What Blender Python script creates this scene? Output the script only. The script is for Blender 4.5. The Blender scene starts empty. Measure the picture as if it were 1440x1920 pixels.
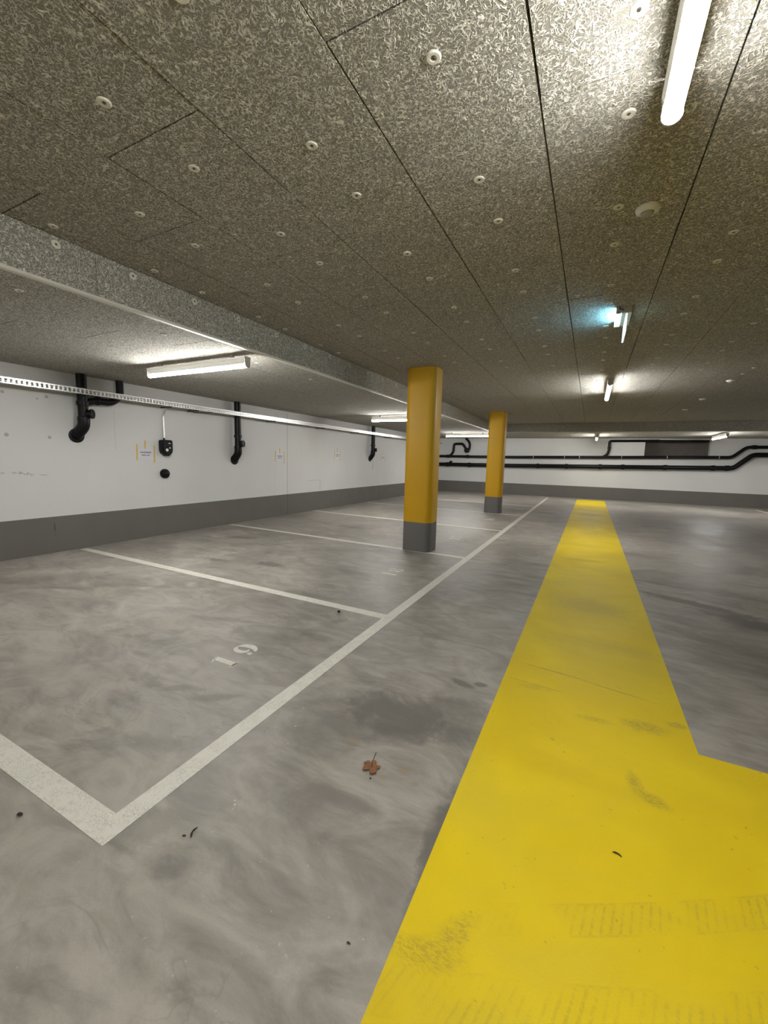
import bpy, bmesh, math, random
from mathutils import Vector, Matrix
random.seed(7)
SC = bpy.context.scene
COL = SC.collection

# ------------------------------------------------------------------ camera, world, exposure
HC = 1.365                                    # eye height
YAW, PITCH, ROLL = .4664, .1281, .0254
FPX = 760.57
cp, sp = math.cos(PITCH), math.sin(PITCH)
F = Vector((-math.sin(YAW)*cp, math.cos(YAW)*cp, -sp))
R = Vector((math.cos(YAW), math.sin(YAW), 0))
U = R.cross(F)
c_, s_ = math.cos(ROLL), math.sin(ROLL)
R2 = c_*R + s_*U
U2 = -s_*R + c_*U
cam = bpy.data.cameras.new('camera')
cam.sensor_fit = 'VERTICAL'; cam.sensor_height = 36.0; cam.sensor_width = 27.0
cam.lens = 36.0*FPX/1920.0
cam.clip_start = .02; cam.clip_end = 200
camo = bpy.data.objects.new('camera', cam); COL.objects.link(camo)
m = Matrix((R2, U2, -F)).transposed().to_4x4(); m.translation = Vector((0, 0, HC))
camo.matrix_world = m
SC.camera = camo

w = bpy.data.worlds.new('world'); SC.world = w; w.use_nodes = True
w.node_tree.nodes['Background'].inputs[0].default_value = (.5, .5, .5, 1)
w.node_tree.nodes['Background'].inputs[1].default_value = .0
SC.view_settings.view_transform = 'Standard'
SC.view_settings.look = 'None'
SC.view_settings.gamma = 1
SC.view_settings.use_curve_mapping = False
SC.view_settings.exposure = 1.42
LAMP = 62.0                                   # emission of the tube diffusers
LAMP_COLOR = (1.0, .985, .96)
SIGN = 150.0                                   # emission of the emergency light

# ------------------------------------------------------------------ dimensions of the place (metres)
H, H2 = 2.695, 2.407                          # main ceiling, lowered ceiling
XB, XL, XR = -3.092, -6.413, 9.5              # ceiling step, left wall, right wall
YB, YF, YN = 18.455, 14.69, -5.0              # back wall, back ceiling step, near wall
TR = math.tan(.0343)                          # the back wall is not quite square
GB = .49                                      # height of the grey painted base
PW, PL = .5985, 1.022                         # wood wool boards

# ------------------------------------------------------------------ node helper
class G:
    def __init__(s, name):
        s.m = bpy.data.materials.new(name); s.m.use_nodes = True
        s.t = s.m.node_tree; s.b = s.t.nodes['Principled BSDF']
        s._p = None
    def n(s, ty, **kw):
        n = s.t.nodes.new(ty)
        for k, v in kw.items(): setattr(n, k, v)
        return n
    def _in(s, sock, v):
        if isinstance(v, (int, float)): sock.default_value = v
        elif isinstance(v, (tuple, list)):
            sock.default_value = tuple(v) if len(v) == len(sock.default_value) else tuple(v)+(1,)
        elif v is not None: s.t.links.new(v, sock)
    def ma(s, op, a, b=None, c=None, clamp=False):
        n = s.n('ShaderNodeMath', operation=op, use_clamp=clamp)
        s._in(n.inputs[0], a)
        if b is not None: s._in(n.inputs[1], b)
        if c is not None: s._in(n.inputs[2], c)
        return n.outputs[0]
    def pos(s):
        if s._p is None:
            g = s.n('ShaderNodeNewGeometry'); x = s.n('ShaderNodeSeparateXYZ')
            s.t.links.new(g.outputs['Position'], x.inputs[0])
            s._p = (g.outputs['Position'], x.outputs[0], x.outputs[1], x.outputs[2])
        return s._p
    def noise(s, scale, detail=2, dist=0, rough=.5, vec=None, stretch=None):
        v = vec or s.pos()[0]
        if stretch:
            mp = s.n('ShaderNodeMapping'); s._in(mp.inputs[0], v); mp.inputs['Scale'].default_value = stretch[:3]
            if len(stretch) > 3: mp.inputs['Rotation'].default_value = (0, 0, stretch[3])
            v = mp.outputs[0]
        n = s.n('ShaderNodeTexNoise'); s._in(n.inputs['Vector'], v)
        n.inputs['Scale'].default_value = scale; n.inputs['Detail'].default_value = detail
        n.inputs['Distortion'].default_value = dist; n.inputs['Roughness'].default_value = rough
        return n.outputs[0]
    def ramp(s, v, a, b, lo=0., hi=1., smooth=True):
        n = s.n('ShaderNodeMapRange', interpolation_type='SMOOTHSTEP' if smooth else 'LINEAR')
        s._in(n.inputs[0], v)
        n.inputs[1].default_value = a; n.inputs[2].default_value = b
        n.inputs[3].default_value = lo; n.inputs[4].default_value = hi
        return n.outputs[0]
    def mix(s, f, a, b, mode='MIX'):
        n = s.n('ShaderNodeMix', data_type='RGBA', blend_type=mode)
        s._in(n.inputs[0], f); s._in(n.inputs[6], a); s._in(n.inputs[7], b)
        return n.outputs[2]
    def bump(s, h, strength, dist, prev=None):
        n = s.n('ShaderNodeBump'); s._in(n.inputs['Height'], h)
        n.inputs['Strength'].default_value = strength; n.inputs['Distance'].default_value = dist
        if prev: s._in(n.inputs['Normal'], prev)
        return n.outputs[0]
    def blob(s, cx, cy, rx, ry, ang, warp, axes=(1, 2), soft=.55):
        # soft-edged elliptical patch, 1 inside and 0 outside
        P = s.pos(); ca, sa = math.cos(ang), math.sin(ang)
        dx = s.ma('SUBTRACT', P[axes[0]], cx); dy = s.ma('SUBTRACT', P[axes[1]], cy)
        u = s.ma('MULTIPLY_ADD', dx, ca/rx, s.ma('MULTIPLY', dy, sa/rx))
        v = s.ma('MULTIPLY_ADD', dx, -sa/ry, s.ma('MULTIPLY', dy, ca/ry))
        d = s.ma('SQRT', s.ma('ADD', s.ma('MULTIPLY', u, u), s.ma('MULTIPLY', v, v)))
        if warp is not None: d = s.ma('ADD', d, warp)
        return s.ramp(d, 1.0, soft)
    def out(s, color=None, rough=.6, normal=None, metallic=0., spec=.5):
        b = s.b
        if color is not None: s._in(b.inputs['Base Color'], color)
        s._in(b.inputs['Roughness'], rough); s._in(b.inputs['Metallic'], metallic)
        s._in(b.inputs['Specular IOR Level'], spec)
        if normal is not None: s._in(b.inputs['Normal'], normal)
        return s.m

def plain(name, color, rough=.5, metallic=0., var=.08, scale=30, spec=.5, bump=0.):
    g = G(name); n = g.noise(scale, 3)
    lo = tuple(c*(1-var) for c in color); hi = tuple(min(1, c*(1+var)) for c in color)
    return g.out(g.mix(n, lo, hi), rough, g.bump(n, .3, bump) if bump else None, metallic, spec)

def emit(name, color, strength):
    g = G(name); n = g.noise(3, 1)
    e = g.b.inputs
    g._in(e['Base Color'], (.8, .8, .8)); g._in(e['Emission Color'], g.mix(n, color, tuple(min(1, c*1.02) for c in color)))
    e['Emission Strength'].default_value = strength; e['Roughness'].default_value = .4
    return g.m

# wood wool acoustic board: curled pale fibres over dark gaps
def woodwool(name, lo, hi):
    g = G(name)
    wp = g.noise(18, 2); P = g.pos()[0]
    vadd = g.n('ShaderNodeVectorMath', operation='MULTIPLY_ADD')
    nz = g.n('ShaderNodeTexNoise'); g._in(nz.inputs['Vector'], P); nz.inputs['Scale'].default_value = 26; nz.inputs['Detail'].default_value = 1
    g._in(vadd.inputs[0], nz.outputs['Color']); vadd.inputs[1].default_value = (.055, .055, .055); g._in(vadd.inputs[2], P)
    v = vadd.outputs[0]
    def fib(scale, st):
        a = g.noise(scale, 0, 0, .5, vec=v, stretch=st)
        return g.ramp(g.ma('ABSOLUTE', g.ma('SUBTRACT', a, .5)), .0, .085, 1., 0.)
    f = g.ma('MAXIMUM', fib(60, (1, 1, 1)), g.ma('MULTIPLY', fib(52, (1.6, .7, 1, .8)), .85))
    f = g.ma('MAXIMUM', f, g.ma('MULTIPLY', fib(58, (.7, 1.6, 1, -.6)), .7))
    pores = g.ramp(g.noise(120, 1), .46, .62)
    tone = g.ramp(g.noise(1.6, 3), .3, .7, .9, 1.08)
    f2 = g.ma('SUBTRACT', f, g.ma('MULTIPLY', pores, .4), clamp=True)
    col = g.mix(f2, lo, hi)
    col = g.mix(1., col, g.n_col(tone), 'MULTIPLY') if hasattr(g, 'n_col') else col
    n = g.bump(f2, 1.0, .0045)
    return g.out(col, .95, n, 0, .1)

M = {}
M['wool'] = woodwool('wood_wool_board', (.24, .228, .19), (.86, .835, .755))
M['wool_light'] = M['wool']
M['slab'] = plain('bare_concrete', (.06, .055, .05), .9)
M['gap_dark'] = plain('duct_shaft_concrete', (.21, .185, .165), .9, var=.25, scale=4)
M['trim'] = plain('pale_edge_profile', (.62, .60, .53), .35, var=.03)
M['white_plastic'] = plain('white_plastic', (.70, .69, .64), .35, var=.02)
M['housing'] = emit('lamp_body_glow', (1.0, .93, .66), .06)  # faint emission stands in for light falling on the cream body
M['endcap'] = plain('lamp_end_cap', (.35, .34, .31), .5, var=.03)
M['washer'] = plain('cream_washer', (.66, .64, .56), .6, var=.04)
M['screw'] = plain('zinc_screw', (.16, .15, .14), .4, 1.)
M['pipe'] = plain('black_pipe', (.004, .004, .005), .42, var=.2, scale=8, spec=.22)
M['galv'] = None
M['black'] = plain('black_plastic', (.004, .004, .005), .4, var=.1, spec=.2)
M['cable'] = plain('black_cable', (.012, .012, .012), .5)
M['paper'] = plain('paper', (.60, .60, .635), .8, var=.02)
M['ink'] = plain('ink', (.12, .10, .13), .8)
M['tape'] = plain('masking_tape', (.62, .43, .10), .7, var=.12, scale=60)
M['grey_cap'] = plain('grey_plug', (.38, .37, .35), .8)
M['leaf'] = plain('dry_leaf', (.20, .085, .030), .75, var=.55, scale=90)
M['leaf_stem'] = plain('dark_twig', (.030, .018, .012), .8, var=.2)
M['crumb'] = plain('white_crumb', (.62, .62, .58), .8)
M['tube'] = emit('tube_diffuser', LAMP_COLOR, LAMP)
M['sign_glow'] = emit('cool_led', (.24, .68, 1.0), SIGN)
M['sign_plate'] = None

g = G('galvanised_steel')
n = g.noise(45, 4, 1)
M['galv'] = g.out(g.mix(n, (.52, .52, .50), (.74, .74, .72)), g.ramp(n, .2, .8, .26, .42), None, .85)

g = G('edge_lit_sign_plate')
g._in(g.b.inputs['Base Color'], (.75, .95, .95)); g.b.inputs['Roughness'].default_value = .2
g._in(g.b.inputs['Emission Color'], (.72, .98, .95)); g.b.inputs['Emission Strength'].default_value = .5
M['sign_plate'] = g.m

# floor: power-floated grey coating with cloudy wear, stains and dark patches
DARK_PATCHES = [  # x, y, rx, ry, angle, strength
    (-.80, 1.86, .42, .24, .10, .46), (-1.05, 1.62, .42, .20, .6, .22), (-.60, 1.95, .30, .24, .1, .26), (-.50, 2.08, .18, .16, 0, .30),  # soft dark oval left of the yellow stripe
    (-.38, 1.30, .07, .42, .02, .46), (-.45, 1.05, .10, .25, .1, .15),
    (-3.57, 3.87, .30, .13, .05, .42), (-4.30, 3.67, .22, .10, .1, .34), (-2.45, 4.12, .32, .10, -.1, .28),
    (-5.2, 4.95, .35, .14, .1, .30), (-2.2, 4.75, .5, .12, .15, .12), (-2.6, 5.35, .25, .10, 0, .2),
    (.95, 5.0, .75, .13, -.45, .42), (1.45, 4.55, .55, .22, -.5, .46), (.80, 5.6, .35, .08, -.2, .34),
    (1.9, 4.15, .6, .25, -.5, .42), (1.5, 3.6, .9, .35, -.4, .16), (1.3, 5.6, .9, .2, -.3, .2), (.95, 3.9, .3, .12, -.5, .22), (1.35, 3.3, .35, .10, -.6, .2),
    (2.5, 11.6, .8, .30, .0, .32), (1.9, 9.0, .9, .16, .1, .22), (2.2, 7.2, .6, .2, .2, .18), (4.2, 14.5, 1.2, .3, 0, .2),
    (-1.35, .82, .30, .10, .9, .16), (-1.80, 1.50, .16, .05, .5, .30), (-1.70, 1.12, .3, .06, .3, .18),
    (-2.10, 1.45, .20, .05, .4, .26), (-.60, 2.34, .10, .035, -.2, .42), (-.50, 2.38, .05, .03, .3, .4),
    (-1.35, 1.0, .12, .45, .75, .14), (-2.9, 7.4, .7, .12, .1, .25), (-4.2, 6.9, .5, .12, 0, .25), (-3.6, 9.8, .9, .2, .1, .2),
    (-1.0, 12.2, .35, .2, 0, .25), (.3, 7.1, .15, .1, 0, .2), (-2.0, 2.7, .5, .06, .35, .14), (-2.7, 2.3, .5, .05, .3, .14)]
g = G('floor_coating')
big = g.noise(.55, 4, .8, .55); mid = g.noise(2.2, 6, 1.6, .62, stretch=(1, 1.7, 1, .5))
streak = g.noise(3.0, 6, 2.4, .6, stretch=(.7, 2.6, 1, -.2)); fine = g.noise(160, 3)
t = g.ma('ADD', g.ma('MULTIPLY', big, .40), g.ma('MULTIPLY', mid, .45)); t = g.ma('MULTIPLY_ADD', streak, .15, t)
t = g.ramp(t, .36, .64)
col = g.mix(t, (.185, .165, .142), (.385, .350, .308))
hue = g.ramp(g.noise(.9, 3, 1), .42, .62)
col = g.mix(g.ma('MULTIPLY', hue, .35), col, g.mix(1., col, (.93, .95, .90), 'MULTIPLY'))
sm = g.ramp(g.noise(1.5, 9, 1.2, .62, stretch=(1, 2.2, 1, .35)), .53, .66)
col = g.mix(g.ma('MULTIPLY', sm, .42), col, (.135, .122, .104))
lt = g.ramp(g.noise(2.1, 8, 1.3, .6, stretch=(1, 2.4, 1, -.5)), .56, .72)
col = g.mix(g.ma('MULTIPLY', lt, .22), col, (.43, .40, .36))
# thin dark scuffs, and scuffs with pale edges
sc = g.ma('ABSOLUTE', g.ma('SUBTRACT', g.noise(1.9, 3, 1.2, .55, stretch=(1, 1.9, 1, -.35)), .5))
scm = g.ma('MULTIPLY', g.ramp(sc, .0, .018, 1., 0.), g.ramp(g.noise(1.3, 2), .52, .66))
col = g.mix(g.ma('MULTIPLY', scm, .28), col, (.11, .10, .09))
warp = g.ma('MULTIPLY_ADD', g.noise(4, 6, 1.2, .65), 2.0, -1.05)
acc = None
for (x, y, rx, ry, a, k) in DARK_PATCHES:
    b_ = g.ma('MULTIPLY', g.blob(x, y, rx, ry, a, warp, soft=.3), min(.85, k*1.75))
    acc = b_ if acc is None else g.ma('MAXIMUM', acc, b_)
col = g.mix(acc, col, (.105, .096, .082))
rust = None
for (x, y, rx, ry) in [(-.77, 1.47, .06, .045), (-.93, 1.57, .05, .04), (-.63, 1.52, .05, .03), (-.56, 1.47, .03, .02), (-.70, 1.44, .03, .02)]:
    b_ = g.blob(x, y, rx, ry, .3, warp, soft=.2)
    rust = b_ if rust is None else g.ma('MAXIMUM', rust, b_)
col = g.mix(g.ma('MULTIPLY', rust, .45), col, (.26, .17, .08))
spk = g.ramp(g.noise(60, 1), .74, .78)
col = g.mix(g.ma('MULTIPLY', spk, .30), col, (.5, .49, .45))
col = g.mix(g.ramp(fine, .3, .7, .0, .10), col, (.12, .11, .10))
rg = g.ramp(t, 0, 1, .42, .60)
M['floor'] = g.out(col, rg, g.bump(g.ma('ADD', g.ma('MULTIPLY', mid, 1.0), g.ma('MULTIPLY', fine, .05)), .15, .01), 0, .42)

# white floor paint
g = G('white_floor_paint')
n = g.noise(14, 5, 1, .6); n2 = g.noise(70, 4, 2, .6, stretch=(1, 3, 1, .6))
wear = g.ma('MULTIPLY', g.ramp(n2, .44, .62), g.ramp(n, .36, .56))
col = g.mix(n, (.56, .535, .465), (.72, .695, .615)); col = g.mix(g.ma('MULTIPLY', wear, .7), col, (.33, .31, .26))
M['line'] = g.out(col, .6)

# yellow floor paint with tyre scuffs
g = G('yellow_floor_paint')
P, X, Y, Z = g.pos()
n = g.noise(1.3, 4, .8); fine = g.noise(120, 4, 1)
col = g.mix(g.ramp(n, .3, .7), (.59, .425, .006), (.68, .505, .008))
col = g.mix(g.ma('MULTIPLY', g.ramp(g.noise(.7, 3, 1.5, .6), .44, .64), .28), col, (.44, .36, .045))
def arc_track(cx, cy, r, wd, k, ang0, ang1):
    dx = g.ma('SUBTRACT', X, cx); dy = g.ma('SUBTRACT', Y, cy)
    d = g.ma('SUBTRACT', g.ma('SQRT', g.ma('ADD', g.ma('MULTIPLY', dx, dx), g.ma('MULTIPLY', dy, dy))), r)
    th = g.ma('ARCTAN2', dy, dx)
    edge = g.ma('ABSOLUTE', g.ma('SUBTRACT', g.ma('ABSOLUTE', d), wd/2))
    rim = g.ramp(edge, 0, .007, 1, 0)
    inside = g.ramp(g.ma('ABSOLUTE', d), wd/2, wd/2-.006)
    lug = g.ma('SINE', g.ma('MULTIPLY_ADD', th, r*210, g.ma('MULTIPLY', d, 160)))
    lug = g.ma('MULTIPLY', g.ramp(lug, .1, .9), inside)
    vis = g.ma('MULTIPLY', g.ramp(g.noise(5, 4, 1), .36, .62), g.ramp(g.noise(70, 3, 1), .35, .6, .35, 1.))
    lim = g.ma('MULTIPLY', g.ramp(th, ang0, ang0+.06), g.ramp(th, ang1, ang1-.06))
    body = g.ma('MAXIMUM', g.ma('MULTIPLY', rim, .8), g.ma('ADD', g.ma('MULTIPLY', lug, .75), g.ma('MULTIPLY', inside, .25)))
    return g.ma('MULTIPLY', g.ma('MULTIPLY', body, vis), g.ma('MULTIPLY', lim, k))
tr = arc_track(-3.52, 7.97, 7.645, .085, .34, -1.13, -.80)
tr = g.ma('MAXIMUM', tr, arc_track(-2.78, 7.44, 7.055, .11, .30, -1.25, -.98))
tr = g.ma('MAXIMUM', tr, arc_track(-2.78, 7.44, 7.20, .11, .30, -1.25, -1.0))
wp = g.ma('MULTIPLY_ADD', g.noise(12, 4, 1.5, .6), 1.0, -.5)
lugs = g.ramp(g.noise(55, 2, 1, .5, stretch=(1, 3, 1, .8)), .42, .6)
for (x, y, rx, ry, a, k) in [(.36, 2.40, .14, .07, .1, .55), (.12, 2.34, .12, .035, .1, .45), (.52, 2.50, .07, .04, .1, .6),
                             (.34, 1.86, .10, .05, -.5, .5), (.28, 1.93, .04, .10, .2, .5), (-.2, 2.52, .12, .05, .1, .35),
                             (-.25, 1.0, .12, .05, 1.1, .4), (-.3, .93, .14, .06, .3, .4)]:
    tr = g.ma('MAXIMUM', tr, g.ma('MULTIPLY', g.ma('MULTIPLY', g.blob(x, y, rx, ry, a, wp, soft=.3), g.ma('MULTIPLY_ADD', lugs, .75, .25)), k))
for (x, y, rx, ry, a, k) in [(-.1, 2.78, .30, .010, -.10, .5), (.25, 2.72, .3, .012, -.16, .35), (-.2, 2.55, .25, .008, -.05, .4),
                             (.05, 6.4, .40, .12, .1, .25), (.1, 4.3, .45, .3, .2, .22), (.1, 12.5, .5, .5, 0, .3), (.3, 9, .5, .3, 0, .12), (.15, 3.4, .5, .2, 0, .16)]:
    tr = g.ma('MAXIMUM', tr, g.ma('MULTIPLY', g.blob(x, y, rx, ry, a, wp, soft=.3), k))
col = g.mix(tr, col, (.20, .165, .035))
col = g.mix(g.ma('MULTIPLY', g.ramp(g.noise(38, 2, .5), .70, .76), .5), col, (.30, .23, .03))
M['yellow'] = g.out(col, .55, g.bump(g.ma('ADD', fine, g.ma('MULTIPLY', tr, 2.0)), .25, .004), 0, .18)

# walls: white paint over concrete, with scars
def wall_mat(name, marks):
    g = G(name); P, X, Y, Z = g.pos()
    n = g.noise(1.1, 4); col = g.mix(n, (.56, .557, .54), (.63, .627, .61))
    col = g.mix(g.ma('MULTIPLY', g.ramp(g.noise(28, 2), .72, .78), .35), col, (.42, .41, .39))
    if marks:
        def vline(y0, wd, z0, z1, k):
            a = g.ramp(g.ma('ABSOLUTE', g.ma('SUBTRACT', Y, y0)), wd, wd*.5)
            b = g.ma('MULTIPLY', g.ramp(Z, z0, z0+.02), g.ramp(Z, z1, z1-.02))
            return g.ma('MULTIPLY', g.ma('MULTIPLY', a, b), k)
        acc = vline(7.59, .018, 0, 2.4, .5)
        for a in [(7.155, .010, 0, 1.4, .14), (8.10, .012, .9, 1.75, .10), (3.69, .008, 1.4, 2.0, .22), (8.90, .022, .4, .79, .35), (4.42, .006, .5, .95, .15)]:
            acc = g.ma('MAXIMUM', acc, vline(*a))
        a = g.ramp(g.ma('ABSOLUTE', g.ma('SUBTRACT', Z, .79)), .012, .006)
        acc = g.ma('MAXIMUM', acc, g.ma('MULTIPLY', g.ma('MULTIPLY', a, g.ma('MULTIPLY', g.ramp(Y, 8.3, 8.5), g.ramp(Y, 8.92, 8.9))), .35))
        wv = g.ma('MULTIPLY_ADD', g.noise(9, 4, 2, .6), .10, -.05)
        z = g.ma('ADD', Z, wv); zl = g.ma('MULTIPLY_ADD', Y, -.09, 1.30)
        a = g.ramp(g.ma('ABSOLUTE', g.ma('SUBTRACT', z, zl)), .012, .003)
        a = g.ma('MULTIPLY', a, g.ma('MULTIPLY', g.ramp(Y, 2.93, 2.85), g.ramp(g.noise(7, 2), .40, .58)))
        acc = g.ma('MAXIMUM', acc, g.ma('MULTIPLY', a, .7))
        col = g.mix(acc, col, (.28, .27, .25))
    return g.out(col, .75, g.bump(g.noise(6, 5), .15, .01), 0, .3)
M['wall_left'] = wall_mat('white_wall_with_scars', True)
M['wall'] = wall_mat('white_wall', False)
g = G('grey_base_paint'); P, X, Y, Z = g.pos()
n = g.noise(2.5, 4)
col = g.mix(n, (.115, .108, .096), (.145, .137, .123))
a = g.ramp(g.ma('ABSOLUTE', g.ma('SUBTRACT', g.ma('MULTIPLY_ADD', g.noise(20, 3), .02, Y), 2.84)), .014, .005)
col = g.mix(g.ma('MULTIPLY', g.ma('MULTIPLY', a, g.ramp(g.noise(14, 2), .45, .55)), .7), col, (.05, .045, .04))
a = g.ramp(g.ma('ABSOLUTE', g.ma('SUBTRACT', Y, 7.59)), .02, .01)
col = g.mix(g.ma('MULTIPLY', a, .5), col, (.06, .055, .05))
M['base'] = g.out(col, .6, None, 0, .35)
M['col_yellow'] = plain('yellow_column_paint', (.50, .275, .003), .45, var=.05, scale=3, spec=.3)
M['col_grey'] = plain('grey_column_paint', (.115, .108, .10), .6, var=.08, scale=5)

# ------------------------------------------------------------------ mesh helpers
def BM(): return bmesh.new()
def quad(bm, pts):
    return bm.faces.new([bm.verts.new(p) for p in pts])
def box(bm, x0, x1, y0, y1, z0, z1):
    v = [bm.verts.new(p) for p in ((x0, y0, z0), (x1, y0, z0), (x1, y1, z0), (x0, y1, z0), (x0, y0, z1), (x1, y0, z1), (x1, y1, z1), (x0, y1, z1))]
    for f in ((0, 3, 2, 1), (4, 5, 6, 7), (0, 1, 5, 4), (1, 2, 6, 5), (2, 3, 7, 6), (3, 0, 4, 7)): bm.faces.new([v[i] for i in f])
def prism(bm, poly, a, b, axis='z'):
    """poly: 2-D outline; extruded from a to b along axis."""
    def P(u, v, t): return {'z': (u, v, t), 'x': (t, u, v), 'y': (u, t, v)}[axis]
    n = len(poly)
    lo = [bm.verts.new(P(u, v, a)) for u, v in poly]; hi = [bm.verts.new(P(u, v, b)) for u, v in poly]
    bm.faces.new(lo[::-1]); bm.faces.new(hi)
    for i in range(n): bm.faces.new([lo[i], lo[(i+1) % n], hi[(i+1) % n], hi[i]])
def lathe(bm, prof, c=(0, 0, 0), ax=(0, 0, 1), seg=32):
    """prof: (radius, height) pairs along ax."""
    ax = Vector(ax).normalized(); u = ax.orthogonal().normalized(); v = ax.cross(u); c = Vector(c)
    rings = []
    for r, h in prof:
        if r < 1e-5: rings.append([bm.verts.new(c+ax*h)])
        else: rings.append([bm.verts.new(c+ax*h+(u*math.cos(t)+v*math.sin(t))*r) for t in [2*math.pi*i/seg for i in range(seg)]])
    for A, B in zip(rings[:-1], rings[1:]):
        for i in range(seg):
            j = (i+1) % seg
            a = [A[0]] if len(A) == 1 else [A[i], A[j]]
            b = [B[0]] if len(B) == 1 else [B[j], B[i]]
            fs = a+b
            if len(fs) > 2: bm.faces.new(fs)
    for Rg in (rings[0], rings[-1]):
        if len(Rg) > 2: bm.faces.new(Rg)
def fillet(path, rad, n=6):
    P = [Vector(p) for p in path]; out = [P[0]]
    for a, b, c in zip(P[:-2], P[1:-1], P[2:]):
        d1 = (a-b); d2 = (c-b); l = min(rad, d1.length*.48, d2.length*.48)
        p0 = b+d1.normalized()*l; p2 = b+d2.normalized()*l
        for i in range(n+1):
            t = i/n; out.append(p0*(1-t)**2+b*2*t*(1-t)+p2*t*t)
    out.append(P[-1]); return out
def tube(bm, path, r, seg=16, cap=True):
    P = [Vector(p) for p in path]; rs = r if isinstance(r, list) else [r]*len(P)
    T = [((P[min(i+1, len(P)-1)]-P[max(i-1, 0)]).normalized()) for i in range(len(P))]
    u = T[0].orthogonal().normalized(); rings = []
    for p, t, rr in zip(P, T, rs):
        u = (u-t*u.dot(t)).normalized(); v = t.cross(u)
        rings.append([bm.verts.new(p+(u*math.cos(a)+v*math.sin(a))*rr) for a in [2*math.pi*k/seg for k in range(seg)]])
    for A, B in zip(rings[:-1], rings[1:]):
        for i in range(seg): bm.faces.new([A[i], A[(i+1) % seg], B[(i+1) % seg], B[i]])
    if cap: bm.faces.new(rings[0][::-1]); bm.faces.new(rings[-1])
def rounded(w, d, r, n=8):
    pts = []
    for cx, cy, a0 in ((w/2-r, d/2-r, 0), (-w/2+r, d/2-r, 90), (-w/2+r, -d/2+r, 180), (w/2-r, -d/2+r, 270)):
        for i in range(n+1):
            a = math.radians(a0+90*i/n); pts.append((cx+r*math.cos(a), cy+r*math.sin(a)))
    return pts
def root_of(o):
    while o.parent: o = o.parent
    return o
def obj(name, bm, mat, parent=None, smooth=False, bevel=0., local=False):
    bmesh.ops.recalc_face_normals(bm, faces=bm.faces)
    me = bpy.data.meshes.new(name)
    if parent is not None and not local:
        bmesh.ops.translate(bm, verts=bm.verts, vec=-Vector(root_of(parent).location))
    bm.to_mesh(me); bm.free(); me.materials.append(mat)
    if smooth:
        me.polygons.foreach_set('use_smooth', [True]*len(me.polygons))
        me.set_sharp_from_angle(angle=math.radians(40))
    o = bpy.data.objects.new(name, me); COL.objects.link(o)
    if parent is not None: o.parent = parent
    if bevel:
        b = o.modifiers.new('bevel', 'BEVEL'); b.width = bevel; b.segments = 2; b.limit_method = 'ANGLE'
    return o
def struct(name, bm, mat, **k):
    o = obj(name, bm, mat, **k); o['kind'] = 'structure'; return o
def tag(o, label, cat, group=None, kind=None):
    o['label'] = label; o['category'] = cat
    if group: o['group'] = group
    if kind: o['kind'] = kind
    return o
def thing(name, label, cat, loc=(0, 0, 0), rz=0, group=None):
    o = bpy.data.objects.new(name, None); COL.objects.link(o); o.empty_display_size = .1
    o.location = loc; o.rotation_euler = (0, 0, rz); return tag(o, label, cat, group)
def kids(o): return [c for c in COL.objects if c.parent == o]
TREE = {}
def dup(root, loc, rot=(0, 0, 0), label=None, group=None):
    ch = TREE.setdefault(root.name, [(a, kids(a)) for a in kids(root)])
    r = root.copy(); COL.objects.link(r); r.location = loc; r.rotation_euler = rot
    if label: r['label'] = label
    if group: r['group'] = group
    for a, subs in ch:
        c = a.copy(); COL.objects.link(c); c.parent = r
        for s in subs:
            d = s.copy(); COL.objects.link(d); d.parent = c
    return r

# ------------------------------------------------------------------ the room
yb = lambda x, y0=YB: y0+TR*x
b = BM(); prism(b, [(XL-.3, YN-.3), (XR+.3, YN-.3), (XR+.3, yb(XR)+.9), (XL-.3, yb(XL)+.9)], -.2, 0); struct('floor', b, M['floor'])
b = BM(); box(b, XL-.25, XL, YN-.25, yb(XL)+.25, 0, 3.0); struct('wall_left', b, M['wall_left'])
b = BM(); box(b, XR, XR+.25, YN-.25, yb(XR)+.25, 0, 3.0); struct('wall_right', b, M['wall'])
b = BM(); box(b, XL, XR, YN-.25, YN, 0, 3.0); struct('wall_near', b, M['wall'])
# back wall with the shaft opening (x 1.78 .. 3.80, z 1.73 .. 2.365)
b = BM()
def wb(x0, x1, z0, z1, d0=0., d1=.25):
    prism(b, [(x0, yb(x0)+d0), (x1, yb(x1)+d0), (x1, yb(x1)+d1), (x0, yb(x0)+d1)], z0, z1)
OX0, OX1, OZ0, OZ1 = 1.78, 3.80, 1.70, 2.365
wb(XL, OX0, 0, 3.0); wb(OX1, XR, 0, 3.0); wb(OX0, OX1, 0, OZ0); wb(OX0, OX1, OZ1, 3.0)
struct('wall_back', b, M['wall'])
b = BM()
wb(OX0-.02, OX1+.02, OZ0-.1, OZ1+.1, .85, .95); wb(OX0-.12, OX0-.002, OZ0-.1, OZ1+.1, .25, .95); wb(OX1+.002, OX1+.12, OZ0-.1, OZ1+.1, .25, .95)
wb(OX0, OX1, OZ1+.002, OZ1+.1, .25, .95); wb(OX0, OX1, OZ0-.1, OZ0-.002, .25, .95)
struct('wall_shaft', b, M['gap_dark'])
b = BM(); box(b, XL, XL+.003, YN, yb(XL), 0, GB); struct('baseboard_left', b, M['base'])
b = BM(); wb(XL, XR, 0, GB, -.003, 0); struct('baseboard_back', b, M['base'])
b = BM(); box(b, XR-.003, XR, YN, yb(XR), 0, GB); struct('baseboard_right', b, M['base'])

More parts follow.
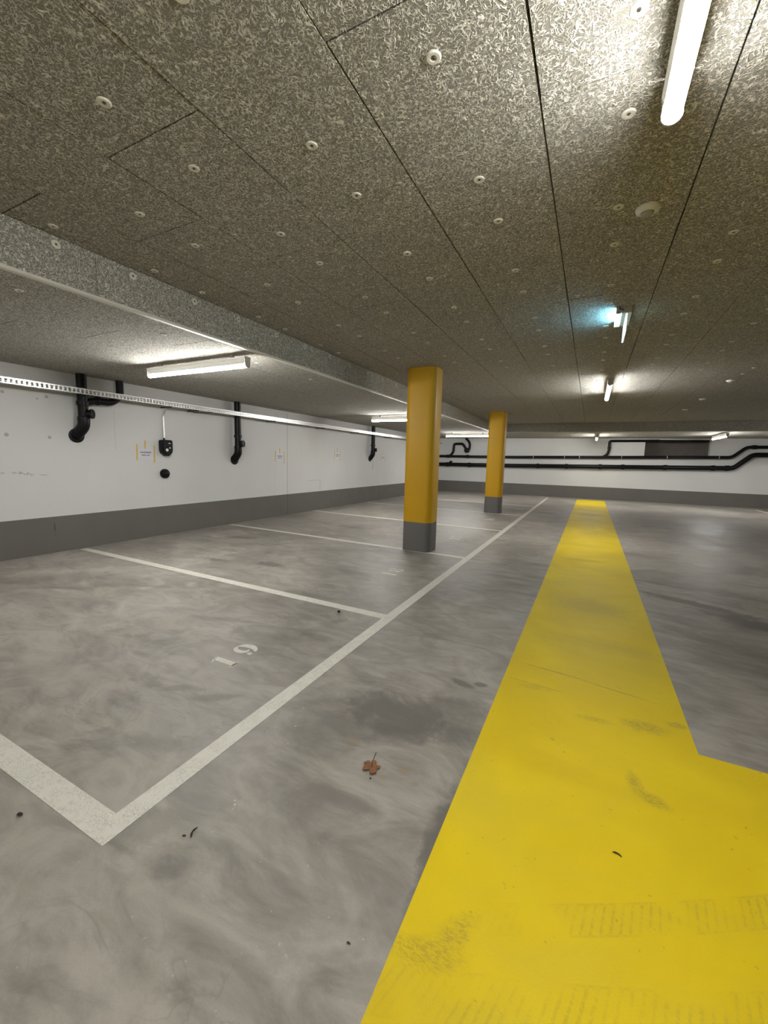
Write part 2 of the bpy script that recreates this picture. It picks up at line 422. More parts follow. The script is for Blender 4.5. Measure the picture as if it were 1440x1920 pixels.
# ceilings of wood wool boards, each board with its own joint width
def boards(bm, strips, y0, y1, z, th=.05, clip=None, first=1.744):
    for k, (xa, xb_) in strips:
        ph = first-(0 if k % 2 else PL/2)
        y = ph-PL*math.ceil((ph-y0)/PL)
        while y < y1:
            ya, yc = y, y+PL
            if clip: ya, yc = max(ya, clip(xa)[0]), min(yc, clip(xa)[1])
            if yc-ya > .03:
                g1, g2, g3, g4 = [random.choice((.0018, .0024, .0030, .0038, .0046)) for _ in range(4)]
                box(bm, xa+g1, xb_-g2, ya+g3, yc-g4, z+random.uniform(-.0012, .0012), z+th)
            y += PL
S0 = -2.669
strips = [(k, (S0+PW*k, S0+PW*(k+1))) for k in range(0, 21)] + [(-1, (XB+.0, S0))]
strips = [(k, (a, min(c, XR))) for k, (a, c) in strips if a < XR]
b = BM(); boards(b, [(k+1, ab) for k, ab in strips], YN, 16.0, H, clip=lambda x: (YN, 15.4))
box(b, XL-.25, XR+.25, YN-.25, 20, H+.052, H+.25)
struct('ceiling', b, M['wool'])
b = BM()
st2 = [(k, (XB-.045-PW*(k+1), XB-.045-PW*k)) for k in range(0, 6)]
st2 = [(k, (max(a, XL), c)) for k, (a, c) in st2 if c > XL]
boards(b, st2, YN, 18.4, H2+.012, th=.04, clip=lambda x: (YN, yb(x)-.0), first=1.744+.5)
st3 = [(k, (XB-.045+PW*k, XB-.045+PW*(k+1))) for k in range(0, 22)]
st3 = [(k, (a, min(c, XR))) for k, (a, c) in st3 if a < XR]
boards(b, st3, YF, 19, H2+.012, th=.04, clip=lambda x: (yb(x, YF)+.05, yb(x)), first=1.744+.5)
struct('ceiling_lower', b, M['wool'])
# faces of the ceiling step
def face_boards(bm, pt, s0, s1, ph, z0, z1):
    s = ph-1.0*math.ceil((ph-s0)/1.0)
    while s < s1:
        a, c = max(s, s0)+random.choice((.001, .002)), min(s+1.0, s1)-random.choice((.001, .0025))
        if c-a > .02:
            p = [pt(a, 0), pt(c, 0), pt(c, 1), pt(a, 1)]
            prism(bm, p, z0, z1)
        s += 1.0
b = BM(); face_boards(b, lambda s, d: (XB-.04*d, s), YN, yb(XB, YF), 1.72, H2+.012, H-.0005)
struct('trim_1', b, M['wool_light'])
b = BM(); face_boards(b, lambda s, d: (s, yb(s, YF)+.04*d), XB, XR, .35, H2+.012, H-.0005)
struct('trim_2', b, M['wool_light'])
# pale edge profile under the step
b = BM(); prism(b, [(XB+.004, H2+.014), (XB+.004, H2-.002), (XB-.001, H2-.006), (XB-.036, H2-.006), (XB-.044, H2+.002), (XB-.044, H2+.012)], YN, yb(XB, YF), 'y')
struct('trim_3', b, M['trim'])
b = BM(); prism(b, [(XB-.04, yb(XB, YF)-.002), (XR, yb(XR, YF)-.002), (XR, yb(XR, YF)+.045), (XB-.04, yb(XB, YF)+.045)], H2-.004, H2+.012)
struct('trim_4', b, M['trim'])

# ------------------------------------------------------------------ painted markings
def strip(name, p, q, wd, z, label, cat='floor marking', group=None, mat='line'):
    p, q = Vector(p), Vector(q); d = (q-p).normalized(); n = Vector((-d.y, d.x))*wd/2
    b = BM(); prism(b, [tuple(p-n), tuple(q-n), tuple(q+n), tuple(p+n)], 0, z)
    return tag(obj(name, b, M[mat]), label, cat, group)
b = BM(); YE = 17.72
prism(b, [(-.392, YN+.6), (3.6, YN+.6), (3.6, 2.286), (.570, 2.286), (.570, YE+TR*.57), (-.392, YE-TR*.39)], 0, .0022)
tag(obj('yellow_walkway', b, M['yellow']), 'wide bright yellow painted walkway stripe running down the grey garage floor to the back wall', 'floor marking')
strip('white_line', (-1.462, .69), (-1.475, 17.9), .093, .0020, 'long white painted line along the fronts of the numbered bays, left of the yellow stripe')
strip('bay_line', (-6.35, .74), (-1.508, .74), .10, .0018, 'nearest white bay line, meeting the long line in the corner at lower left', group='white lines between the parking bays')
GRP = 'white lines between the parking bays'
for (p, q, lab) in [((-6.345, 3.128), (-1.50, 3.058), 'white bay line between bay 19 and bay 18'),
                    ((-6.366, 5.80), (-1.50, 5.60), 'white bay line that meets the foot of the near yellow column'),
                    ((-6.388, 8.56), (-1.50, 8.28), 'white bay line between the two yellow columns, beyond number 17'),
                    ((-6.33, 11.26), (-1.50, 11.04), 'white bay line that meets the foot of the far yellow column'),
                    ((-6.33, 13.95), (-1.50, 13.75), 'farthest white bay line, beyond the far yellow column')]:
    strip('bay_line', p, q, .10, .0018, lab, group=GRP)
strip('bay_line', (5.10, 17.9), (5.02, 5.0), .10, .0018, 'short visible end of a white line on the floor at the far right edge')

def stroke(bm, pts, ws, z=.0019):
    P = [Vector(p) for p in pts]; n = len(P); L, Rr = [], []
    for i in range(n):
        t = (P[min(i+1, n-1)]-P[max(i-1, 0)]).normalized(); nn = Vector((-t.y, t.x))*ws[i]*1.2/2
        L.append(P[i]+nn); Rr.append(P[i]-nn)
    poly = [tuple(p) for p in L]+[tuple(p) for p in Rr[::-1]]
    for i in range(n-1):
        prism(bm, [tuple(L[i]), tuple(L[i+1]), tuple(Rr[i+1]), tuple(Rr[i])], 0, z)
def arc(cx, cy, rx, ry, a0, a1, n=14): return [(cx+rx*math.cos(math.radians(a0+(a1-a0)*i/n)), cy+ry*math.sin(math.radians(a0+(a1-a0)*i/n))) for i in range(n+1)]
def bulge(n, lo, hi): return [lo+(hi-lo)*math.sin(math.pi*i/(n-1)) for i in range(n)]
def glyph(bm, ch):
    if ch == '1':
        stroke(bm, [(.30, 0), (.30, .97)], [.20, .20]); stroke(bm, [(.08, .02), (.52, .02)], [.045, .045])
        stroke(bm, [(.22, .95), (.10, .86), (.02, .85)], [.07, .06, .05])
    elif ch == '9':
        stroke(bm, arc(.27, .66, .20, .29, 70, 300), bulge(15, .04, .17))
        stroke(bm, arc(.26, .53, .33, .45, 72, -72, 18), bulge(19, .05, .22))
        stroke(bm, arc(.14, .16, .045, .045, 0, 360, 10), [.09]*11)
    elif ch == '8':
        for cy, ry, rx in ((.25, .21, .22), (.74, .19, .19)):
            stroke(bm, arc(.30, cy, rx, ry, 100, 260), bulge(15, .04, .15)); stroke(bm, arc(.30, cy, rx, ry, 80, -80), bulge(15, .04, .15))
    elif ch == '7':
        stroke(bm, [(.06, .92), (.56, .92)], [.14, .14]); stroke(bm, [(.06, .86), (.05, .72)], [.04, .03])
        stroke(bm, [(.54, .80), (.34, .42), (.26, .03)], [.05, .13, .20])
    elif ch == '6':
        stroke(bm, arc(.33, .33, .20, .29, 250, 480), bulge(15, .04, .17))
        stroke(bm, arc(.34, .47, .33, .45, 252, 108, 18), bulge(19, .05, .22))
def number(txt, y0, y1, xfoot, size, label):
    root = thing('bay_number', label, 'painted number', (xfoot, y0, 0), group='painted bay numbers')
    for ch, y in zip(txt, (y0, y1)):
        b = BM(); glyph(b, ch)
        for v in b.verts:
            gx, gy = v.co.x, v.co.y
            v.co.x, v.co.y = xfoot-gy*size, y+gx*size
        obj('digit', b, M['line'], root)
number('19', 1.765, 1.955, -1.990, .185, 'white stencilled number 19 painted on the floor of the nearest bay')
number('18', 4.225, 4.415, -1.965, .205, 'white stencilled number 18 painted on the floor before the near column')
number('17', 6.85, 7.04, -1.97, .20, 'small white stencilled number 17 just beyond the near yellow column')
number('16', 9.66, 9.85, -1.98, .20, 'far white stencilled number 16 in front of the far yellow column')

# ------------------------------------------------------------------ yellow columns
def column(x, y, w, d, label):
    root = thing('column', label, 'column', (x, y, 0), group='yellow columns')
    for nm, z0, z1, mt in (('base', .0, .445, 'col_grey'), ('shaft', .445, H-.002, 'col_yellow')):
        b = BM(); prism(b, [(x+u, y+v) for u, v in rounded(w, d, .10)], z0, z1); obj(nm, b, M[mt], root, smooth=True)
column(-2.283, 5.78, .46, .38, 'yellow column with grey foot, the nearer and larger of the two')
column(-2.315, 11.26, .44, .38, 'yellow column with grey foot, the farther and smaller one')

# ------------------------------------------------------------------ tube lamps (along local Y, hung at z = 0)
LL = 1.60
lamp = thing('tube_lamp', 'bright strip lamp on the ceiling at upper right, cut by the top of the picture', 'ceiling lamp', (.153, 1.05, H), group='strip lamps on the main ceiling')
b = BM(); prism(b, [(-.036, -.042), (.036, -.042), (.036, -.060), (.0305, -.068), (.0305, -.1125), (-.0305, -.1125), (-.0305, -.068), (-.036, -.060)], -LL/2+.02, LL/2-.02, 'y'); obj('housing', b, M['housing'], lamp, local=True)
b = BM()
sec = [(.029*math.cos(a), -.118+.029*math.sin(a)) for a in [math.radians(168+204*i/20) for i in range(21)]]
prism(b, sec, -LL/2+.012, LL/2-.012, 'y'); obj('diffuser', b, M['tube'], lamp, smooth=True, local=True)
for s in (-1, 1):
    b = BM(); y0 = s*(LL/2-.006)
    prism(b, [(-.037, -.041), (.037, -.041), (.037, -.061), (.032, -.069), (.032, -.100)]+[(.033*math.cos(a), -.118+.033*math.sin(a)) for a in [-math.pi*i/10 for i in range(0, 11)]]+[(-.032, -.100), (-.032, -.069), (-.037, -.061)], y0-.006, y0+.006, 'y')
    obj('end_cap', b, M['endcap'], lamp, local=True)
    b = BM(); y1 = s*LL*.36
    box(b, -.012, .012, y1-.02, y1+.02, -.045, 0.0); box(b, -.03, .03, y1-.03, y1+.03, -.004, 0)
    obj('mounting_bracket', b, M['endcap'], lamp, local=True)
dup(lamp, (.157, 7.90, H), label='strip lamp on the main ceiling seen end-on, beyond the small blue-lit sign')
LB = 'strip lamps on the lowered ceiling'
Q = math.pi/2
dup(lamp, (-4.03, 3.22, H2+.012), (0, 0, -Q), 'long strip lamp on the lowered ceiling at left, above the wall notice', LB)
dup(lamp, (-4.03, 8.82, H2+.012), (0, 0, -Q), 'strip lamp on the lowered ceiling whose end is hidden by the near yellow column', LB)
dup(lamp, (-4.12, 14.78, H2+.012), (0, 0, -Q), 'strip lamp seen between the two yellow columns, above the wall trap pipe', LB)
dup(lamp, (.10, 16.42, H2+.012), (0, 0, 0), 'small end-on strip lamp near the back wall, in line with the yellow stripe', LB)
dup(lamp, (3.46, 15.95, H2+.012), (0, 0, 0), 'strip lamp at the back wall above the right end of the dark opening', LB)
# unseen lamps added as fill, behind the viewpoint and at the right
OFF = 'added fill lamps outside the view'
dup(lamp, (.153, -3.6, H), (0, 0, 0), 'added fill strip lamp on the main ceiling behind the viewpoint', OFF)
dup(lamp, (-4.03, -2.4, H2+.012), (0, 0, Q), 'added fill strip lamp on the lowered ceiling behind the viewpoint', OFF)
dup(lamp, (7.0, 14.2, H), (0, 0, Q), 'added fill strip lamp over the right side, outside the view', OFF)

# ------------------------------------------------------------------ blue-lit emergency sign
s = thing('emergency_sign', 'small edge-lit sign plate hanging edge-on from the ceiling with a blue-lit patch beside it', 'sign', (.165, 4.30, H))
b = BM(); box(b, .128, .202, 4.12, 4.50, H-.050, H); box(b, .085, .1275, 4.118, 4.130, H-.052, H); box(b, .085, .1275, 4.490, 4.502, H-.052, H); obj('housing', b, M['endcap'], s)
b = BM(); box(b, .160, .172, 4.13, 4.49, H-.20, H-.052); obj('sign_plate', b, M['sign_plate'], s)
b = BM(); box(b, .120, .1275, 4.15, 4.47, H-.040, H-.028); obj('led_strip', b, M['sign_glow'], s)
b = BM(); tube(b, [(.110, 4.10, H-.0), (.110, 4.10, H-.02), (.14, 4.118, H-.025)], .004, 8); obj('cable', b, M['cable'], s)

# ------------------------------------------------------------------ round ceiling detectors
d = thing('smoke_detector', 'round cream detector on the ceiling below the bright lamp, astride a board joint', 'detector', (.155, 2.646, H), group='round detectors on the main ceiling')
b = BM(); lathe(b, [(0, 0), (.056, 0), (.056, -.008), (.050, -.018), (.036, -.026), (.030, -.024)], (0, 0, 0)); obj('base', b, M['white_plastic'], d, smooth=True, local=True)
b = BM(); lathe(b, [(.030, -.018), (.030, -.030), (.022, -.036), (0, -.037)], (0, 0, 0)); obj('sensor', b, M['endcap'], d, smooth=True, local=True)
dup(d, (1.79, 8.05, H), label='pale round detector on the far right ceiling, nearest of the three there')
dup(d, (1.82, 10.0, H), label='pale round detector on the far right ceiling, middle of the three there')
dup(d, (1.83, 11.7, H), label='pale round detector on the far right ceiling, farthest of the three there')

# ------------------------------------------------------------------ board fixings
fx = thing('board_fixing', 'small round cream washer with a screw holding a main ceiling board', 'fixing', (-.575, 1.423, H), group='washers on the main ceiling boards')
b = BM(); lathe(b, [(.0, -.0010), (.008, -.0010), (.012, -.005), (.022, -.005), (.026, -.001), (.026, .002), (0, .002)], (0, 0, 0), seg=20); obj('washer', b, M['washer'], fx, smooth=True, local=True)
b = BM(); lathe(b, [(0, -.0045), (.005, -.0045), (.0065, -.001), (0, -.001)], (0, 0, 0), seg=12); obj('screw', b, M['screw'], fx, smooth=True, local=True)
def seen(x, y, z, lim):
    v = Vector((x, y, z-HC)); dd = v.dot(F)
    return .3 < dd < lim and abs(v.dot(R2)/dd) < .97 and abs(v.dot(U2)/dd) < 1.29
ORD = ['first', 'second', 'third', 'fourth', 'fifth', 'sixth', 'seventh', 'eighth', 'ninth', 'tenth', 'eleventh', 'twelfth']
ROW = {4: 'the board row of the near detector', 5: 'first board row right of the near detector', 3: 'first board row left of the near detector',
       2: 'second board row left of the near detector', 1: 'third board row left of the near detector', 0: 'fourth board row left of the near detector',
       6: 'second board row right of the near detector', -1: 'the narrow board row along the ceiling step'}
for k in range(-1, 12):
    xc = S0+PW*(k+.5) if k >= 0 else -2.965
    ph = 1.744-(0 if (k+1) % 2 else PL/2)
    cnt = 0
    for j in range(-3, 9):
        for o_ in (.20, .83):
            x, y = xc+random.uniform(-.008, .008), ph+PL*j+o_+random.uniform(-.015, .015)
            if abs(x-.153) < .06 and (y < 1.9 or 7.0 < y < 8.8): continue
            if not seen(x, y, H, 6.0): continue
            lab = 'tiny far cream washer on the main ceiling boards'
            if k in ROW and cnt < 8: lab = 'cream screw washer, %s from the top in %s' % (ORD[cnt], ROW[k])
            cnt += 1
            if abs(x+.575) < .02 and abs(y-1.43) < .05: fx['label'] = lab; continue
            dup(fx, (x, y, H), (0, 0, random.uniform(0, 3)), lab)
cnt = 0
for j in range(-2, 8):
    for o_ in (.25, .77):
        y = 1.72+j+o_
        if seen(XB, y, 2.65, 7):
            dup(fx, (XB, y, 2.648), (0, -Q, 0), 'cream screw washer on the vertical ceiling step face, %s from the left' % ORD[cnt], 'washers on the ceiling step face'); cnt += 1
for k in range(1):
    for i, y in enumerate((1.44, 2.47, 3.6, 4.6)):
        dup(fx, (-3.476, y, H2+.012), (0, 0, 0), 'cream screw washer on the lowered ceiling beside the step, %s from the left' % ORD[i], 'washers on the lowered ceiling')
# the one darker fixing
dk = dup(fx, (-1.17, 2.565, H-.004), (0, 0, 0), 'darker protruding fixing plug on the ceiling left of centre', 'dark fixing plug')

# ------------------------------------------------------------------ cable tray on the left wall
t = thing('cable_tray', 'perforated galvanised cable tray running along the top of the left wall', 'cable tray', (-6.17, 6.0, 2.135))
b = BM(); Y0, Y1 = YN+.3, 17.9
zt = lambda y: 0.0
step = .05
# side flange with a row of slots, and perforated bottom
def perforated(bm, P, n_, y0, wd, a0, a1, h0, h1, off):
    pass
y = Y0
box(b, -6.122, -6.120, Y0, Y1, 2.190, 2.205); box(b, -6.122, -6.120, Y0, Y1, 2.135, 2.148)
for i in range(int((Y1-Y0)/step)):
    ya = Y0+i*step
    box(b, -6.122, -6.120, ya, ya+.022, 2.148, 2.190)
box(b, -6.126, -6.114, Y0, Y1, 2.203, 2.207)
obj('front_flange', b, M['galv'], t)
b = BM(); box(b, -6.222, -6.220, Y0, Y1, 2.135, 2.205); obj('rear_flange', b, M['galv'], t)
b = BM()
for xa, xc in ((-6.220, -6.205), (-6.178, -6.164), (-6.137, -6.122)): box(b, xa, xc, Y0, Y1, 2.135, 2.137)
for i in range(int((Y1-Y0)/step)):
    ya = Y0+i*step
    box(b, -6.205, -6.178, ya, ya+.024, 2.135, 2.137); box(b, -6.164, -6.137, ya+.012, ya+.036, 2.135, 2.137)
obj('tray_bottom', b, M['galv'], t)
for y in (2.0, 4.45, 4.95, 6.9, 8.7, 10.4, 12.6, 14.8, 17.0):
    b = BM(); box(b, XL, -6.13, y-.012, y+.012, 2.115, 2.1345); obj('bracket', b, M['screw'], t)
tag(t, t['label'], t['category'])
for i, (x, r) in enumerate(((-6.142, .008), (-6.171, .009), (-6.200, .008))):
    pts = [(x+random.uniform(-.003, .003), Y0+.2+j*.55, 2.138+r+abs(random.gauss(0, .004))) for j in range(40)]
    pts = [p for p in pts if p[1] < Y1]
    b = BM(); tube(b, pts, r, 8)
    tag(obj('cable', b, M['cable'], smooth=True), 'black cable lying in the cable tray on the left wall', 'cable', 'cables in the tray')
b = BM(); tube(b, fillet([(-6.20, 4.80, 2.145), (-6.112, 4.80, 2.10), (-6.115, 4.86, 2.085), (-6.115, 5.10, 2.10), (-6.13, 5.25, 2.14)], .04), .007, 8)
tag(obj('cable', b, M['cable'], smooth=True), 'loose black cable end looping below the cable tray', 'cable')

# ------------------------------------------------------------------ black drain pipes on the left wall
def coupling(root, c, ax, r=.078, h=.05, name='coupling'):
    b = BM(); lathe(b, [(r-.012, -h/2-.004), (r, -h/2), (r, h/2), (r-.012, h/2+.004)], c, ax, 24); return obj(name, b, M['pipe'], root, smooth=True)
def drain(y, label, zc, cdir, zb, dy=0, r=.062, side=False):
    x = -6.300
    root = thing('drain_pipe', label, 'pipe', (x, y, zb), group='black drain pipes on the left wall')
    b = BM(); tube(b, [(x, y, H2+.012), (x, y, zb+.12)], r, 24); obj('pipe', b, M['pipe'], root, smooth=True)
    coupling(root, (x, y, zc+.13), (0, 0, 1), r+.012, .05); coupling(root, (x, y, zc-.08), (0, 0, 1), r+.012, .05)
    b = BM(); tube(b, fillet([(x, y, zb+.14), (x, y, zb+.02), (XL+.002, y+dy, zb-.11)], .09, 8), r+.010, 24); obj('elbow', b, M['pipe'], root, smooth=True)
    b = BM(); lathe(b, [(r+.005, 0), (r+.035, .0), (r+.035, .012), (r+.005, .016)], (XL+.001, y+dy, zb-.11), (1, 0, 0), 28); obj('wall_flange', b, M['pipe'], root, smooth=True)
    cd = Vector(cdir).normalized(); p = Vector((x, y, zc-.06)); e = p+cd*.105+Vector((0, 0, .05))
    b = BM(); tube(b, fillet([tuple(p), tuple(p+cd*.05+Vector((0, 0, .05))), tuple(e)], .03), r*.86, 20); c = obj('cleanout', b, M['pipe'], root, smooth=True)
    b = BM(); lathe(b, [(0, -.012), (r+.002, -.012), (r+.002, .014), (r*.75, .018), (r*.7, .012), (0, .012)], e, cd, 24); obj('cap', b, M['pipe'], c, smooth=True)
    return root
r1 = drain(3.22, 'black drain pipe with a side branch, leftmost on the white wall', 1.90, (1, .75, 0), 1.70, -.05)
b = BM(); tube(b, fillet([(-6.300, 3.22, 2.03), (-6.300, 3.38, 2.085), (-6.300, 3.60, 2.085), (-6.300, 3.73, 2.20), (-6.300, 3.73, H2+.012)], .07, 6), .050, 20); obj('branch_pipe', b, M['pipe'], r1, smooth=True)
coupling(r1, (-6.300, 3.41, 2.085), (0, 1, 0), .060, .04)
drain(5.98, 'straight black drain pipe with elbow, middle one on the white wall', 1.62, (1, .3, 0), 1.40)
drain(11.62, 'straight black drain pipe with elbow, farthest one on the left wall', 1.68, (1, .3, 0), 1.50)

# ------------------------------------------------------------------ charging box, conduit, socket
cb = thing('charging_box', 'black wall charging box with tapered bottom and white buttons, below the thin conduit', 'charging box', (XL, 4.475, 1.33))
yc, zt_ = 4.475, 1.600
sh = [(-.085, 0), (.085, 0), (.10, -.02), (.10, -.17), (.085, -.215), (.03, -.265), (-.03, -.265), (-.085, -.215), (-.10, -.17), (-.10, -.02)]
b = BM(); prism(b, [(yc+u, zt_+v) for u, v in sh], XL, XL+.085, 'x'); obj('body', b, M['black'], cb, bevel=.008)
b = BM(); prism(b, [(yc+u*.8, zt_-.02+v*.84) for u, v in sh], XL+.085, XL+.097, 'x'); obj('front_cover', b, M['black'], cb, bevel=.004)
b = BM(); lathe(b, [(0, 0), (.024, 0), (.024, .006), (0, .006)], (XL+.098, yc-.02, zt_-.165), (1, 0, 0), 20); o = obj('button', b, M['white_plastic'], cb); o['label'] = 'white round button'
for u, v, w_, h_ in ((.03, -.055, .034, .014), (.035, -.13, .024, .02)):
    b = BM(); box(b, XL+.097, XL+.100, yc+u-w_/2, yc+u+w_/2, zt_+v-h_/2, zt_+v+h_/2); o = obj('label_plate', b, M['paper'], cb); o['label'] = 'small pale sticker'
b = BM(); tube(b, [(XL+.02, yc-.01, 1.60), (XL+.02, yc-.01, 1.635)], .014, 12); obj('cable_gland', b, M['black'], cb, smooth=True)
b = BM(); tube(b, fillet([(XL+.02, yc-.01, 1.633), (XL+.02, yc-.01, 2.02), (-6.30, yc-.01, 2.14), (-6.215, yc-.01, 2.16)], .06), .016, 12)
tag(obj('conduit', b, M['galv'], smooth=True), 'thin shiny cable conduit from the cable tray down to the black charging box', 'conduit')
so = thing('wall_socket', 'round black socket on the white wall directly under the charging box', 'socket', (XL, 4.455, 1.04))
b = BM(); lathe(b, [(0, 0), (.078, 0), (.078, .035), (.068, .05), (.055, .05)], (XL, 4.455, 1.04), (1, 0, 0), 28); obj('body', b, M['black'], so, smooth=True)
b = BM(); lathe(b, [(.055, .040), (.056, .056), (.045, .062), (0, .062)], (XL, 4.455, 1.04), (1, 0, 0), 28)
box(b, XL+.060, XL+.074, 4.40, 4.51, 1.035, 1.047); obj('lid', b, M['black'], so, smooth=True)

# ------------------------------------------------------------------ notices taped to the wall
def notice(y, z, label, k=1.):
    root = thing('wall_notice', label, 'notice', (XL, y, z), group='notices on the left wall')
    b = BM(); box(b, XL+.0005, XL+.0015, y-.135, y+.135, z-.10, z+.095); p = obj('paper', b, M['paper'], root)
    b = BM()
    for row, (a, c, h) in enumerate(((-.088, .082, .020), (-.068, .062, .019))):
        yy = a
        zz = z+.012-row*.045
        while yy < c:
            wd = random.uniform(.009, .015); box(b, XL+.0016, XL+.0020, y+yy, y+yy+wd, zz-h/2, zz+h/2*random.uniform(.6, 1)); yy += wd+.0035
            if row == 1 and abs(yy-.005) < .012: yy += .014
    obj('lettering', b, M['ink'], p)
    for (dy, z0, z1, wd) in ((-.142, -.115, .135, .024), (.145, -.155, .125, .024), (-.005, .07, .20, .026)):
        b = BM(); q = random.uniform(-.006, .006)
        prism(b, [(y+dy-wd/2+q, z+z0), (y+dy+wd/2+q, z+z0), (y+dy+wd/2-q, z+z1), (y+dy-wd/2-q, z+z1)], XL+.0004, XL+.0024, 'x'); obj('tape_strip', b, M['tape'], root)
notice(4.15, 1.375, 'white paper notice held by three yellow tape strips, beside the charging box')
notice(7.33, 1.375, 'taped paper notice left of the vertical wall joint, beyond the middle drain pipe')
notice(9.72, 1.46, 'small taped paper notice between the wall joint and the farthest drain pipe')
notice(12.55, 1.44, 'faint farthest taped notice, right of the farthest drain pipe')
b = BM(); tube(b, [(XL+.015, 11.83, 2.13), (XL+.015, 11.83, 1.03)], .012, 10)
tag(obj('conduit', b, M['white_plastic'], smooth=True), 'thin vertical conduit beside the farthest drain pipe on the left wall', 'conduit')

# tie plugs left by the formwork
for (y, z, r, lab) in ((2.406, 1.553, .022, 'round grey wall plug at the left edge, the lower one'), (2.852, 1.547, .020, 'round grey wall plug left of and level with the foot of the branched drain pipe'),
                       (2.852, 2.069, .020, 'round grey wall plug just under the cable tray'), (2.403, 2.066, .018, 'round grey wall plug at the left edge under the cable tray'),
                       (2.75, 2.03, .010, 'tiny grey wall plug just left of the one under the cable tray')):
    b = BM(); lathe(b, [(0, .0008), (r*.65, .0008), (r*.8, .003), (r, .003), (r*1.05, 0)], (XL, y, z), (1, 0, 0), 20)
    tag(obj('wall_plug', b, M['grey_cap'], smooth=True), lab, 'wall plug', 'formwork plugs in the left wall')

# ------------------------------------------------------------------ pipes on the back wall
def bp(x, z, off=.12): return (x, yb(x)-off, z)
def back_pipe(path, r, label, coup, name='water_pipe', rad=.12):
    root = thing(name, label, 'pipe', bp(*path[0]), group='black pipes on the back wall')
    b = BM(); tube(b, fillet([bp(*p) for p in path], rad), r, 20); obj('pipe', b, M['pipe'], root, smooth=True)
    for x, z in coup: coupling(root, bp(x, z), (1, TR, 0), r+.016, .12)
    return root
up = back_pipe([(XL+.06, 1.60), (-3.43, 1.613), (.51, 1.685), (4.42, 1.757), (4.80, 2.12), (XR-.2, 2.14)], .055,
               'upper and thinner of the two long black pipes on the back wall', [(-5.9, 1.602), (-5.0, 1.607), (5.0, 2.121)])
for x in (-2.2, -1.0, -.45, 1.03, 2.5, 4.05):
    z = 1.613+(x+3.43)*(.072/3.94)
    b = BM(); lathe(b, [(.057, -.012), (.064, -.012), (.064, .012), (.057, .012)], bp(x, z), (1, TR, 0), 20); q = bp(x, z)
    box(b, q[0]-.008, q[0]+.008, q[1]+.055, q[1]+.12, z-.01, z+.01); obj('pipe_clamp', b, M['galv'], up)
lo = back_pipe([(XL+.06, 1.227), (-3.31, 1.250), (2.36, 1.338), (4.50, 1.377), (4.99, 1.855), (XR-.2, 1.87)], .082,
               'lower and thicker of the two long black pipes on the back wall', [(-5.9, 1.23), (-4.9, 1.236), (-3.75, 1.246), (-2.0, 1.27), (-.9, 1.287), (.32, 1.306), (1.10, 1.318), (2.48, 1.340), (3.92, 1.367), (4.32, 1.374)])
for zz, rr, xx, rt in ((1.65, .055, -5.72, up), (1.29, .07, -5.75, lo)):
    b = BM(); q = bp(xx, zz); tube(b, [(q[0]-.10, q[1], zz-.07), (q[0], q[1], zz+.06), (q[0]+.01, q[1], zz+.10)], [rr, rr*.9, rr*.9], 16); obj('side_inlet', b, M['pipe'], rt, smooth=True)
b = BM(); tube(b, fillet([bp(.38, 1.69), bp(.52, 1.78), bp(.58, 1.95), bp(.57, 2.315), bp(2.2, 2.33)], .09), .048, 18)
root = thing('water_pipe', 'thin black pipe rising from the upper pipe and turning right above the dark opening', 'pipe', bp(.38, 1.69), group='black pipes on the back wall')
obj('pipe', b, M['pipe'], root, smooth=True)
b = BM(); q = [bp(2.15, 2.33, .12), (2.3, yb(2.3)-.12, 2.33), (3.72, yb(3.72)-.10, 2.325)]; tube(b, q, .035, 12); obj('pipe_end', b, M['pipe'], root, smooth=True)
coupling(root, bp(.575, 2.05), (0, 0, 1), .060, .08)
root = thing('trap_pipe', 'black S-shaped trap pipe on the back wall, seen between the two yellow columns', 'pipe', bp(-5.76, 1.65))
b = BM(); tube(b, fillet([bp(-5.80, 1.62), bp(-5.66, 1.80), bp(-5.64, 2.16), bp(-5.25, 2.17), bp(-5.12, 2.00), bp(-5.05, 1.86)], .08), .055, 18); obj('pipe', b, M['pipe'], root, smooth=True)
b = BM(); tube(b, fillet([bp(-5.10, 1.93), bp(-5.06, 1.84), bp(-4.93, 1.92), bp(-4.92, 2.18), bp(-5.02, 2.33), bp(-5.12, H2+.0)], .10), .052, 18); obj('riser', b, M['pipe'], root, smooth=True)
b = BM(); lathe(b, [(0, -.10), (.08, -.10), (.115, -.05), (.115, .05), (.08, .09), (0, .10)], bp(-5.03, 1.88, .16), (0, -1, 0), 24); obj('trap_body', b, M['pipe'], root, smooth=True)

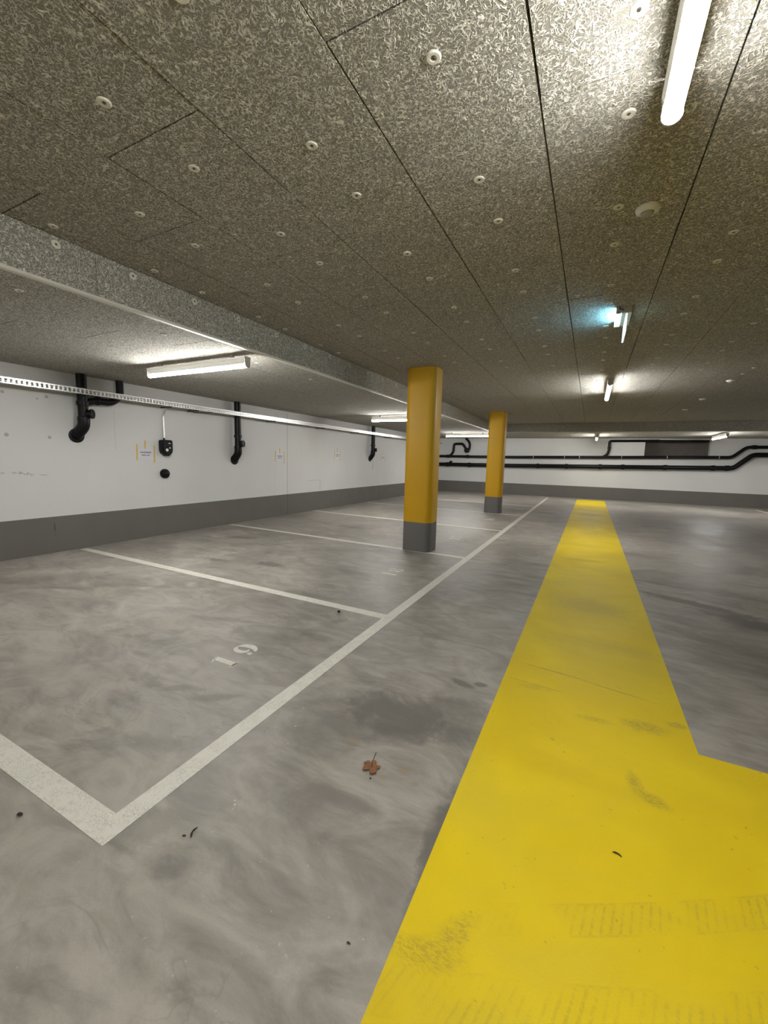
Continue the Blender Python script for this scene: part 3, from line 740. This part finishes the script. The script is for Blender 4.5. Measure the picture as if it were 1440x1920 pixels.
# ------------------------------------------------------------------ litter on the floor
lf = thing('dry_leaf', 'small crumpled reddish brown leaf lying on the bare floor left of the yellow stripe', 'leaf', (-.765, 1.462, 0))
b = BM(); cx, cy = -.765, 1.462; N = 40; ring = []
for i in range(N):
    a = 2*math.pi*i/N; lob = abs(math.cos(2.5*(a-1.6)))**.7
    r = (.016+.030*lob)*random.uniform(.85, 1.1)*(1.15 if math.sin(a) < 0 else .9)
    ring.append((a, r))
cv = b.verts.new((cx, cy, .006)); prev = [cv]*N
for s_i, sc_ in enumerate((.5, 1.)):
    cur = [b.verts.new((cx+r*sc_*math.cos(a), cy+r*sc_*math.sin(a)*.9, .004+.010*abs(math.sin(3*a+s_i))*sc_+random.uniform(0, .003))) for a, r in ring]
    for i in range(N):
        j = (i+1) % N
        b.faces.new([cv, cur[i], cur[j]] if s_i == 0 else [prev[i], cur[i], cur[j], prev[j]])
    prev = cur
o = obj('blade', b, M['leaf'], lf, smooth=True); sm = o.modifiers.new('thickness', 'SOLIDIFY'); sm.thickness = .0008
b = BM(); tube(b, fillet([(cx, cy, .007), (cx-.012, cy+.035, .008), (cx-.018, cy+.075, .016)], .03), .0018, 8); o = obj('stem', b, M['leaf_stem'], lf, smooth=True); o['label'] = 'dark curved leaf stem'
def twig(x, y, L, a, r, label, bend=.2):
    b = BM(); d_ = Vector((math.cos(a), math.sin(a), 0)); n_ = Vector((-d_.y, d_.x, 0))
    pts = [Vector((x, y, r+.003))+d_*L*(t-.5)+n_*L*bend*math.sin(t*3.1) for t in [i/6 for i in range(7)]]
    tube(b, pts, [r*.4, r, r*1.1, r*.9, r, r*.8, r*.3], 8)
    return tag(obj('twig', b, M['leaf_stem'], smooth=True), label, 'debris')
twig(-1.178, .875, .040, 1.9, .0035, 'dark twig on the floor right of the white line corner, the larger of two')
twig(-1.198, .847, .014, .4, .0025, 'tiny dark twig beside the larger one near the white line corner')
twig(-1.808, .612, .022, .2, .006, 'small dark crumb on the floor outside the nearest bay line')
twig(.192, 1.515, .030, -.25, .0025, 'short brown twig lying on the yellow stripe')
twig(-.504, .846, .012, 0, .002, 'tiny dark fleck on the grey floor at the bottom left of the yellow stripe')
twig(-.738, 1.40, .008, 0, .003, 'tiny dark fleck just in front of the brown leaf')
twig(-1.90, 2.93, .025, .4, .010, 'small dark pebble near the junction of the bay 19 line')
for i, (x, y) in enumerate([(-1.145, 1.031), (-1.135, 1.012), (-1.160, 1.045), (-1.209, 1.861), (-1.24, 1.52), (-1.19, 1.40), (-1.30, 1.66)]):
    b = BM(); bmesh.ops.create_icosphere(b, subdivisions=1, radius=.0035)
    for v in b.verts: v.co = Vector((x, y, .003))+Vector((v.co.x*random.uniform(.7, 1.6), v.co.y*random.uniform(.7, 1.5), v.co.z*.7))
    tag(obj('crumb', b, M['crumb']), 'tiny white crumb on the grey floor near the white line', 'debris', 'white crumbs on the floor')
